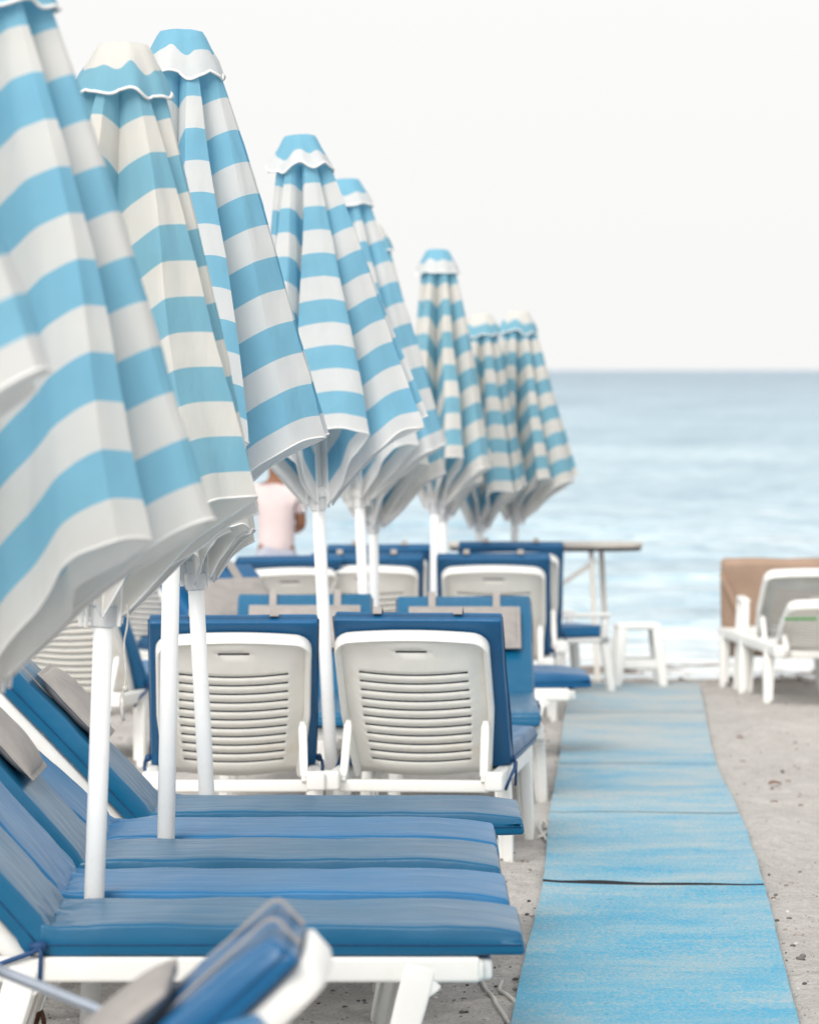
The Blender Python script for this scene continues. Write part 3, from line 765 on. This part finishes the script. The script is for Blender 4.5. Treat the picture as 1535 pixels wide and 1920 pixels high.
        if pillow or straps:
            for s_ in (-1, 1):
                yy = s_ * 0.135 + shift
                cen = [hin + d * a_ + nrm * b_ for a_, b_ in ((pil_at + 0.06, 0.0900), (lb - 0.02, 0.0885), (lb - 0.004, 0.0870), (lb + 0.005, 0.081), (lb + 0.0085, 0.072), (lb + 0.0085, 0.044 if not pillow else 0.026))]
                vs = []; fs = []
                for p in cen:
                    for w_ in (-strapw / 2, strapw / 2):
                        vs.append(p + Vector((0, yy + w_, 0)))
                for q in range(len(cen) - 1): fs.append((2 * q, 2 * q + 1, 2 * q + 3, 2 * q + 2))
                mb = MB(); mb.add(vs, fs); stp = mb.build('strap', M_grey, (pl if pillow else bc), smooth=False)
                mo = stp.modifiers.new('thick', 'SOLIDIFY'); mo.thickness = 0.003; mo.offset = 0
        if ties:
            for s_ in (-1, 1):
                mb = MB(); y = s_ * 0.292 + shift * 0.5
                mb.tube([(0.02, y, RAIL_T + 0.03), (-0.01, y + s_ * 0.010, RAIL_T + 0.012), (-0.06, y + s_ * 0.012, RAIL_T - 0.005), (-0.13, y + s_ * 0.004, RAIL_T - 0.03), (-0.16, y - s_ * 0.01, RAIL_T - 0.07)], 0.006, 6)
                mb.tube([(0.0, y, RAIL_T + 0.03), (0.008, y + s_ * 0.012, RAIL_T + 0.01), (0.004, y + s_ * 0.01, RAIL_T - 0.07)], 0.005, 6)
                mb.tube([(-0.018, y, RAIL_T + 0.022), (0.018, y, RAIL_T + 0.026)], 0.011, 8)
                mb.build('tie', M_strap, L)
    return L

# row of loungers with their feet towards the walkway
lounger('nearest full teal blue lounger in the side-on row, white rail and legs showing', -0.815, 11.17, 0, 48, M_teal, False, seed=1)
lounger('faded blue lounger squeezed between the nearest umbrella pole and the front teal one', -0.83, 11.87, 0, 48, M_peri, False, seed=2, ties=False)
lounger('teal blue lounger with grey headrest pillow, middle of the side-on row', -0.835, 12.74, 0, 47, M_teal, True, seed=3)
lounger('faded periwinkle blue lounger with crumpled hinge behind the second umbrella pole', -0.83, 13.45, 0, 41, M_peri, False, seed=4, ties=False)
lounger('teal blue lounger with grey headrest at the far end of the side-on row', -0.745, 14.28, 0, 46, M_teal, True, seed=5, blen=0.72)
# two cream backs facing us
lounger('cream slatted chair back left of the middle umbrella pole, blue cushion beyond', PX(437, 16.9), 16.95, 92, 48, M_royal, straps=True, roll=0, seed=6)
lounger('cream slatted chair back right of the middle umbrella pole, thick blue cushion side showing', PX(795, 16.9), 16.95, 84, 49, M_royal, straps=True, seed=7, shift=-0.022)
# facing the camera, behind those
lounger('blue lounger facing us with grey pillow, behind the middle umbrella pole', PX(570, 20.6), 20.35, -90, 37, M_teal, True, seed=8)
lounger('teal blue lounger facing us with grey pillow beside the walkway', PX(871, 20.6), 20.35, -90, 36, M_teal, True, seed=9)
lounger('low flat blue lounger with its foot end over the walkway edge', PX(1105, 22.3) - 1.07, 22.3, 0, 4, M_royal, seed=10)
# farther backs
lounger('distant cream chair back with blue cushion behind the two thick poles', PX(688, 25), 25.2, 90, 48, M_royal, straps=True, seed=11)
lounger('distant cream chair back with blue cushion right of a pair of thin poles', PX(929, 25), 25.2, 88, 48, M_royal, straps=True, seed=12)
lounger('far blue lounger back peeking over the left distant chair back', PX(712, 27.2), 27.2, 90, 48, M_royal, straps=True, seed=13)
lounger('far blue lounger back peeking over the right distant chair back, below the table', PX(955, 27.2), 27.2, 90, 50, M_royal, straps=True, seed=14)
lounger('distant cream chair back turned left in front of the person', PX(475, 24.8), 25.0, 115, 47, M_royal, seed=15)
lounger('distant cream chair back behind the leaning white pole on the left', PX(300, 25.6), 25.8, 95, 46, M_royal, seed=16)
lounger('cream chair back at far left half hidden by the big blurred canopy', PX(150, 21.6), 22.0, 74, 46, M_peri, seed=17)
lounger('small turned lounger with grey straps across its blue cushion, in front of the person', PX(500, 23.3), 22.9, -50, 44, M_royal, True, seed=18, strapw=0.05)
# right hand edge
lounger('nearest white lounger at the right edge, with a green strip under its top rim', PX(1545, 26.3), 26.7, 95, 24, M_greycush, seed=19, cushion=False)
lounger('white framed lounger with grey back panel behind the nearest one at the right edge', PX(1503, 27.2), 27.6, 95, 38, M_greycush, seed=20, cushion=False, panelmat=M_greycush)
lounger('blurred white framed blue lounger in the foreground, its tall back pointing right', -0.60, 7.75, 180, 43, M_royal, True, seed=21, blen=0.58, plen=0.575, pil_at=0.27)
lounger('foreground lounger of which only a pale cushion corner rises from the bottom edge', PX(485, 6.9) - 0.60, 6.92, 180, 27, M_peri, False, seed=22)

# ------------------------------------------------------------------ tan covered lounger, chair, stool, table
W_ = thing('covered_lounger', 'brown tan cushioned lounger back at the right edge behind the white ones', 'sun lounger', (PX(1452, 28.6), 28.6, zg(28.6)), (0, 0, R(-3)))
mb = MB()
def fnt(p):
    return (p.x + 0.01 * noise.noise(Vector((p.z * 4, p.y * 6, 1))), p.y - 0.0, p.z + 0.012 * noise.noise(Vector((p.x * 4, p.y * 4, 2))))
mb.rbox((0, 0, 0.43), (0.62, 0.11, 0.58), 0.03, 3, div=(12, 4, 12), M=Matrix.Rotation(R(14), 3, 'X'), fn=fnt)
mb.build('back_cushion', M_tan, W_)
mb = MB()      # cover flap folded down over the back
vs = [(-0.31, -0.075, 0.66), (-0.235, -0.085, 0.66), (-0.10, -0.04, 0.28), (-0.17, -0.03, 0.28), (-0.325, -0.05, 0.52)]
mb.tube([(-0.31, -0.11, 0.63), (-0.25, -0.085, 0.50), (-0.19, -0.06, 0.36), (-0.15, -0.03, 0.22)], [0.012, 0.024, 0.022, 0.008], 8)
mb.build('cover_fold', M_tan, W_)
mb = MB(); mb.rbox((0, 0.55, 0.34), (0.60, 1.0, 0.10), 0.03, 3, div=(8, 12, 2)); mb.build('seat_cushion', M_tan, W_)
for sx_ in (-1, 1):
    for yy in (0.05, 0.95):
        mb = MB(); mb.beam((sx_ * 0.27, yy, 0.30), (sx_ * 0.29, yy, -0.03), (0.05, 0.05), (0.04, 0.04), up=(0, 1, 0)); mb.build('leg', M_plastic, W_, auto=50)
mb = MB(); mb.rbox((0, 0.5, 0.27), (0.6, 1.06, 0.045), 0.01, 2); mb.build('frame', M_plastic, W_, auto=50)
# white armchair-like side stand in front of it
A_ = thing('plastic_armchair', 'white plastic armchair arm and legs at the right edge beside the brown back', 'chair', (PX(1463, 27.9), 27.9, zg(27.9)), (0, 0, 0))
mb = MB(); mb.rbox((0, 0, 0.33), (0.40, 0.38, 0.03), 0.012, 2); mb.build('seat', M_plastic, A_)
for sx_ in (-1, 1):
    mb = MB(); mb.rbox((sx_ * 0.21, 0.0, 0.50), (0.055, 0.40, 0.03), 0.013, 3); mb.build('armrest', M_plastic, A_)
    for yy in (-0.18, 0.18):
        mb = MB(); mb.beam((sx_ * 0.21, yy, 0.49), (sx_ * 0.235, yy * 1.1, -0.02), (0.05, 0.04), (0.04, 0.035), up=(0, 1, 0)); mb.build('leg', M_plastic, A_, auto=50)

# green strip on the nearest right-hand lounger
g = MB(); g.rbox((0, 0, 0), (0.17, 0.010, 0.014), 0.004, 2)
o = g.build('strip', M_green); o.location = (PX(1500, 26.05), 26.02, PZ(1160, 26.05)); o.name = 'green_strip'
tag(o, 'thin green strip tucked under the top of the right edge lounger', 'strip')

def stool(X, Y, rz):
    S = thing('plastic_stool', 'white plastic stool standing at the end of the blue walkway', 'stool', (X, Y, zg(Y)), (0, 0, R(rz)))
    hS = 0.365
    mb = MB()
    def fns(p):
        return (p.x, p.y, p.z - 0.012 * ((p.x / 0.13) ** 2 + (p.y / 0.13) ** 2) * 0.4)
    mb.rbox((0, 0, hS - 0.018), (0.25, 0.25, 0.036), 0.016, 3, div=(8, 8, 1), fn=fns); mb.build('seat', M_plastic, S)
    for sx_ in (-1, 1):
        for sy_ in (-1, 1):
            mb = MB(); mb.beam((sx_ * 0.096, sy_ * 0.096, hS - 0.02), (sx_ * 0.135, sy_ * 0.135, -0.02), (0.062, 0.062), (0.046, 0.046), up=(0, 1, 0), r=0.010)
            mb.build('leg', M_plastic, S, auto=50)
    for sy_ in (-1, 1):
        mb = MB(); mb.rbox((0, sy_ * 0.125, hS * 0.36), (0.19, 0.014, 0.05), 0.005, 2); mb.build('rail', M_plastic, S, auto=50)
    for sx_ in (-1, 1):
        mb = MB(); mb.rbox((sx_ * 0.108, 0, hS - 0.06), (0.014, 0.17, 0.05), 0.005, 2); mb.build('rail', M_plastic, S, auto=50)
stool(PX(1199, 27.9) , 28.15, 4)

# plastic chair side-on beside the far loungers
Ch = thing('plastic_chair', 'white plastic chair with pale blue seat pad beside the table legs', 'chair', (PX(1062, 27.6), 27.6, zg(27.6)), (0, 0, R(28)))
for sx_ in (-1, 1):
    for sy_ in (-1, 1):
        mb = MB(); mb.beam((sx_ * 0.14, sy_ * 0.17, 0.30), (sx_ * 0.18, sy_ * 0.19, -0.02), (0.05, 0.04), (0.04, 0.035), up=(0, 1, 0)); mb.build('leg', M_plastic, Ch, auto=50)
    mb = MB(); mb.rbox((0, sx_ * 0.20, 0.43), (0.32, 0.04, 0.025), 0.01, 2); mb.beam((0.13, sx_ * 0.2, 0.42), (0.13, sx_ * 0.19, 0.28), (0.04, 0.03), (0.04, 0.03), up=(0, 1, 0)); mb.build('armrest', M_plastic, Ch)
mb = MB(); mb.rbox((0, 0, 0.29), (0.36, 0.38, 0.03), 0.012, 2); mb.build('seat', M_plastic, Ch)
mb = MB(); mb.rbox((0.0, 0, 0.34), (0.34, 0.36, 0.06), 0.02, 3); mb.build('seat_pad', M_peri, Ch)
mb = MB()
for q in range(7): mb.rbox((0, -0.15 + 0.05 * q, 0), (0.016, 0.032, 0.30), 0.006, 2)
mb.rbox((0, 0, 0.16), (0.024, 0.38, 0.05), 0.011, 3); mb.rbox((0, 0, -0.15), (0.022, 0.36, 0.04), 0.010, 2)
o = mb.build('backrest', M_plastic, Ch); o.location = (-0.20, 0, 0.47); o.rotation_euler = (0, R(-10), 0)

# long oval table
T_ = thing('beach_table', 'long pale table with rounded end standing at the water edge', 'table', (PX(1022, 29.3), 29.3, zg(29.3)), (0, 0, R(-2)))
zt = PZ(1017, 29.3) - zg(29.3)
hw, hd = 0.575, 0.27
def oval(z0, z1, a_, b_, e_=3.2):
    vs = []; m = 64
    for zz in (z0, z1):
        for i in range(m):
            t = 2 * math.pi * i / m; c_, s_ = math.cos(t), math.sin(t)
            vs.append((a_ * math.copysign(abs(c_) ** (2 / e_), c_), b_ * math.copysign(abs(s_) ** (2 / e_), s_), zz))
    fs = [(i, (i + 1) % m, m + (i + 1) % m, m + i) for i in range(m)] + [tuple(range(m, 2 * m)), tuple(reversed(range(m)))]
    return vs, fs
mb = MB(); mb.add(*oval(zt - 0.022, zt, hw, hd)); mb.build('tabletop', M_tabletop, T_, smooth=False)
mb = MB(); mb.add(*oval(zt - 0.045, zt - 0.024, hw * 0.985, hd * 0.97)); mb.build('edge_band', M_dark, T_, smooth=False)
for sx_ in (-1, 1):
    for sy_ in (-1, 1):
        mb = MB(); mb.beam((sx_ * 0.30 + 0.03 * sy_ , sy_ * 0.17, zt - 0.04), (sx_ * 0.34 + 0.03 * sy_, sy_ * 0.19, -0.04), (0.036, 0.036), (0.034, 0.034), up=(0, 1, 0)); mb.build('leg', M_cream, T_, auto=50)
    mb = MB(); mb.beam((sx_ * 0.30, -0.15, zt - 0.10), (sx_ * 0.10, -0.15, zt - 0.24), (0.03, 0.02), (0.03, 0.02), up=(0, 1, 0)); mb.build('brace', M_cream, T_, auto=50)

# ------------------------------------------------------------------ person on the shore
def skin_mesh(name, joints, edges, mat, parent=None, root=0, sub=2):
    me = bpy.data.meshes.new(name); me.from_pydata([j[0] for j in joints], edges, []); me.update()
    me.materials.append(mat); o = link(name, me, parent)
    md = o.modifiers.new('skin', 'SKIN')
    for i, j in enumerate(joints):
        sv = me.skin_vertices[0].data[i]; r_ = j[1]; sv.radius = r_ if hasattr(r_, '__len__') else (r_, r_)
        sv.use_root = (i == root)
    md.use_smooth_shade = True
    s = o.modifiers.new('sub', 'SUBSURF'); s.levels = sub; s.render_levels = sub
    return o
PY = 28.9
per = thing('person', 'person in pink shirt and grey shorts with bent raised arm walking by the sea', 'person', (PX(518, PY), PY, zg(PY)), (0, 0, R(0)))
k = 0.80
def J(x, y, z, r): return ((x * k, y * k, z * k), (r * k if not hasattr(r, '__len__') else tuple(q * k for q in r)))
body = [J(0, 0, .92, (.125, .10)), J(0, 0, 1.05, (.115, .09)), J(0, 0, 1.22, (.13, .10)), J(0, 0, 1.36, (.12, .085)), J(0, 0, 1.45, .055), J(0, -.01, 1.52, .058), J(0, -.01, 1.60, (.078, .09)), J(0, -.005, 1.68, (.075, .085)), J(0, 0, 1.74, .05),
        J(-.15, 0, 1.37, .055), J(-.27, -.03, 1.20, .042), J(-.30, -.10, 1.40, .034), J(-.22, -.10, 1.55, .026),         # left arm: elbow out, hand raised to the head
        J(.15, 0, 1.37, .055), J(.18, .06, 1.12, .042), J(.13, .20, 1.08, .033), J(.08, .26, 1.12, .026),
        J(-.085, 0, .84, .095), J(-.10, -.08, .47, .06), J(-.10, .06, .09, .038), J(-.10, -.06, .03, .032),
        J(.085, 0, .84, .095), J(.10, .10, .47, .06), J(.10, .22, .12, .038), J(.10, .16, .03, .032)]
ed = [(0, 1), (1, 2), (2, 3), (3, 4), (4, 5), (5, 6), (6, 7), (7, 8), (3, 9), (9, 10), (10, 11), (11, 12), (3, 13), (13, 14), (14, 15), (15, 16), (0, 17), (17, 18), (18, 19), (19, 20), (0, 21), (21, 22), (22, 23), (23, 24)]
# hands: palm + fingers continue the wrist chain
def hand(wrist, dirv, side):
    b0 = len(body); dirv = Vector(dirv).normalized(); sd_ = Vector(side).normalized(); w_ = Vector(body[wrist][0])
    pm = w_ + dirv * 0.05; body.append((tuple(pm), (0.030, 0.014))); ed.append((wrist, b0))
    for q, (off, ln) in enumerate(((-.026, .060), (-.009, .070), (.009, .066), (.025, .052))):
        p1 = pm + dirv * 0.03 + sd_ * off; p2 = p1 + dirv * ln * 0.5; p3 = p2 + dirv * ln * 0.45 + Vector((0, -0.01, 0))
        i = len(body); body.extend([(tuple(p1), 0.009), (tuple(p2), 0.008), (tuple(p3), 0.007)]); ed.extend([(b0, i), (i, i + 1), (i + 1, i + 2)])
    t1 = w_ + dirv * 0.03 - sd_ * 0.034; t2 = t1 + dirv * 0.035 - sd_ * 0.014
    i = len(body); body.extend([(tuple(t1), 0.010), (tuple(t2), 0.008)]); ed.extend([(b0, i), (i, i + 1)])
hand(12, (0.8, 0, 0.5), (0, 1, 0)); hand(16, (-1, -0.2, 0.2), (0, 0, 1))
skin_mesh('body', body, ed, M_skin, per)
sh = [J(0, 0, .86, (.150, .122)), J(0, 0, 1.06, (.140, .112)), J(0, 0, 1.22, (.150, .118)), J(0, 0, 1.37, (.140, .105)), J(0, 0, 1.43, (.075, .070)),
      J(-.15, 0, 1.365, .072), J(-.245, -.02, 1.235, .066), J(.15, 0, 1.365, .072), J(.172, .04, 1.20, .066)]
skin_mesh('shirt', sh, [(0, 1), (1, 2), (2, 3), (3, 4), (3, 5), (5, 6), (3, 7), (7, 8)], M_shirt, per)
sh = [J(0, 0, 1.04, (.125, .10)), J(0, 0, .88, (.150, .125)), J(-.088, -.01, .78, .112), J(-.10, -.065, .52, .085), J(.088, .01, .78, .112), J(.10, .085, .52, .085)]
skin_mesh('shorts', sh, [(0, 1), (1, 2), (2, 3), (1, 4), (4, 5)], M_short, per)
hr = [J(0, .02, 1.70, (.085, .10)), J(0, .03, 1.77, (.06, .07)), J(0, .065, 1.60, (.075, .05)), J(0, .075, 1.48, (.05, .03))]
skin_mesh('hair', hr, [(0, 1), (0, 2), (2, 3)], M_hair, per)

# ------------------------------------------------------------------ small things on the sand
mb = MB(); p0 = Vector((PX(-40, 9.15), 9.17, PZ(1808, 9.15))); p1 = Vector((PX(232, 9.15), 9.15, PZ(1914, 9.15))); dd = (p1 - p0).normalized()
pe = p1 + dd * ((p1.z - 0.0) / -dd.z)
mb.tube([p0 - dd * 0.1, p1, pe], 0.011, 12); o = mb.build('metal_tube', M_steel, auto=50)
tag(o, 'thin grey metal tube slanting across the bottom left corner', 'tube')
mb = MB(); Y = 11.6; x0 = PX(68, Y); x1 = PX(82, Y); z1_ = 0.10
mb.tube([(x0 - 0.004, Y, -0.02), (x0, Y, z1_ - 0.03), (x0 + 0.006, Y, z1_ - 0.006), (x1 - 0.006, Y, z1_), (x1, Y, z1_ - 0.02), (x1 + 0.004, Y, -0.02)], 0.006, 8)
o = mb.build('rusty_hoop', M_rust); tag(o, 'small rusty iron hoop in the sand under the nearest lounger', 'hoop')
def rope(pix, label, rad=0.0055):
    mb = MB(); pts = []
    for px, py in pix:
        Yg = FPX * H / (py - HY)
        pts.append(Vector((PX(px, Yg), Yg, sand_h(PX(px, Yg), Yg) + rad * 0.6)))
    fine = []
    for i in range(len(pts) - 1):
        a_ = pts[max(0, i - 1)]; b_ = pts[i]; c_ = pts[i + 1]; d_ = pts[min(len(pts) - 1, i + 2)]
        for q in range(6):
            t = q / 6
            fine.append(0.5 * ((2 * b_) + (c_ - a_) * t + (2 * a_ - 5 * b_ + 4 * c_ - d_) * t * t + (3 * b_ - a_ - 3 * c_ + d_) * t ** 3))
    fine.append(pts[-1]); mb.tube(fine, rad, 7)
    o = mb.build('rope', M_rope); tag(o, label, 'rope')
rope([(902, 1826), (912, 1842), (925, 1862), (930, 1880), (942, 1900), (955, 1925)], 'longer white rope end on the sand left of the walkway')
rope([(941, 1826), (936, 1842), (950, 1858), (972, 1872)], 'short curled white rope end touching the walkway edge')
rope([(1008, 1535), (1022, 1528), (1030, 1510), (1018, 1500), (1012, 1515), (1025, 1540)], 'white rope loop lying by the lounger legs beside the walkway', 0.007)

mb = MB(); rng = random.Random(5)
ico = bmesh.new(); bmesh.ops.create_icosphere(ico, subdivisions=1, radius=1); iv = [v_.co.copy() for v_ in ico.verts]; ifc = [tuple(q.index for q in f.verts) for f in ico.faces]; ico.free()
cnt = 0
while cnt < 4200:
    Y = rng.uniform(10.5, 30.2) if rng.random() < 0.5 else rng.uniform(10.5, 17); hwid = 0.085 * Y
    X = rng.uniform(-hwid, hwid)
    if Y > 28.6 or rng.random() < 0.85:
        e_ = mat_edges(Y)
        if e_ and e_[0] - 0.01 < X < e_[1] + 0.01: continue
        if Y > 28.6: sz = rng.uniform(0.008, 0.026)
        else: sz = 0.002 + 0.009 * rng.random() ** 7
        q = Vector((rng.uniform(.8, 1.4), rng.uniform(.8, 1.3), rng.uniform(.45, .8))) * sz; rot = Matrix.Rotation(rng.uniform(0, 6), 3, 'Z'); sd_ = rng.random() * 50
        zz = sand_h(X, Y) + q.z * 0.3
        mb.add([rot @ Vector((p.x * q.x, p.y * q.y, p.z * q.z)) * (1 + 0.25 * noise.noise(p * 1.4 + Vector((sd_, 0, 0)))) + Vector((X, Y, zz)) for p in iv], ifc)
        cnt += 1
M_peb, n, b = newmat('pebble_stone')
ge = nd(n, 'ShaderNodeNewGeometry'); r_ = ramp(n, ge.outputs['Random Per Island'], [(0.0, (0.06, 0.06, 0.065)), (0.3, (0.16, 0.15, 0.145)), (0.6, (0.30, 0.26, 0.23)), (0.85, (0.45, 0.42, 0.40)), (1.0, (0.7, 0.68, 0.66))])
n.links.new(r_.outputs[0], b.inputs['Base Color']); b.inputs['Roughness'].default_value = 0.8
o = mb.build('pebbles', M_peb); tag(o, 'small pebbles and shingle scattered over the sand', 'pebbles', kind='stuff')

def leaf(px, py, rz, s, label):
    Y = FPX * (H + 0.06) / (py - HY); X = PX(px, Y); vs = []; fs = []; m = 7
    for i in range(m):
        t = i / (m - 1); wd = math.sin(math.pi * min(1, t * 1.02)) ** 0.8 * 0.4
        for u in (-1, 0, 1):
            vs.append(((t - 0.5) * s, u * wd * s * 0.6, s * (0.10 * abs(u) + 0.12 * math.sin(t * 3)) + 0.003))
    for i in range(m - 1):
        for j in range(2): fs.append((i * 3 + j, i * 3 + j + 1, (i + 1) * 3 + j + 1, (i + 1) * 3 + j))
    mb = MB(); mb.add(vs, fs); o = mb.build('dry_leaf', M_leaf); o.location = (X, Y, sand_h(X, Y) + 0.004); o.rotation_euler = (0.08, 0.04, rz)
    md = o.modifiers.new('thick', 'SOLIDIFY'); md.thickness = 0.0012
    tag(o, label, 'leaf', 'dry brown leaves on the sand')
for q, (px, py, rz, s, lb_) in enumerate([(1452, 1443, .5, .10, 'largest dry brown leaf on the sand right of the walkway'), (1477, 1437, 2.2, .05, 'small brown leaf just right of the largest leaf'), (1499, 1453, 1.1, .05, 'brown leaf nearest the right edge level with the largest leaf'), (1392, 1410, 0.2, .04, 'tiny brown leaf between the walkway and the largest leaf'),
                                      (1451, 1491, 2.8, .05, 'brown leaf below the largest leaf'), (1501, 1492, .9, .05, 'brown leaf near the right edge below the others'), (1387, 1344, .3, .06, 'brown leaf in front of the right edge lounger legs'), (1450, 1704, .6, .035, 'small reddish leaf close beside the walkway edge')]):
    leaf(px, py, rz, s * 0.62, lb_)
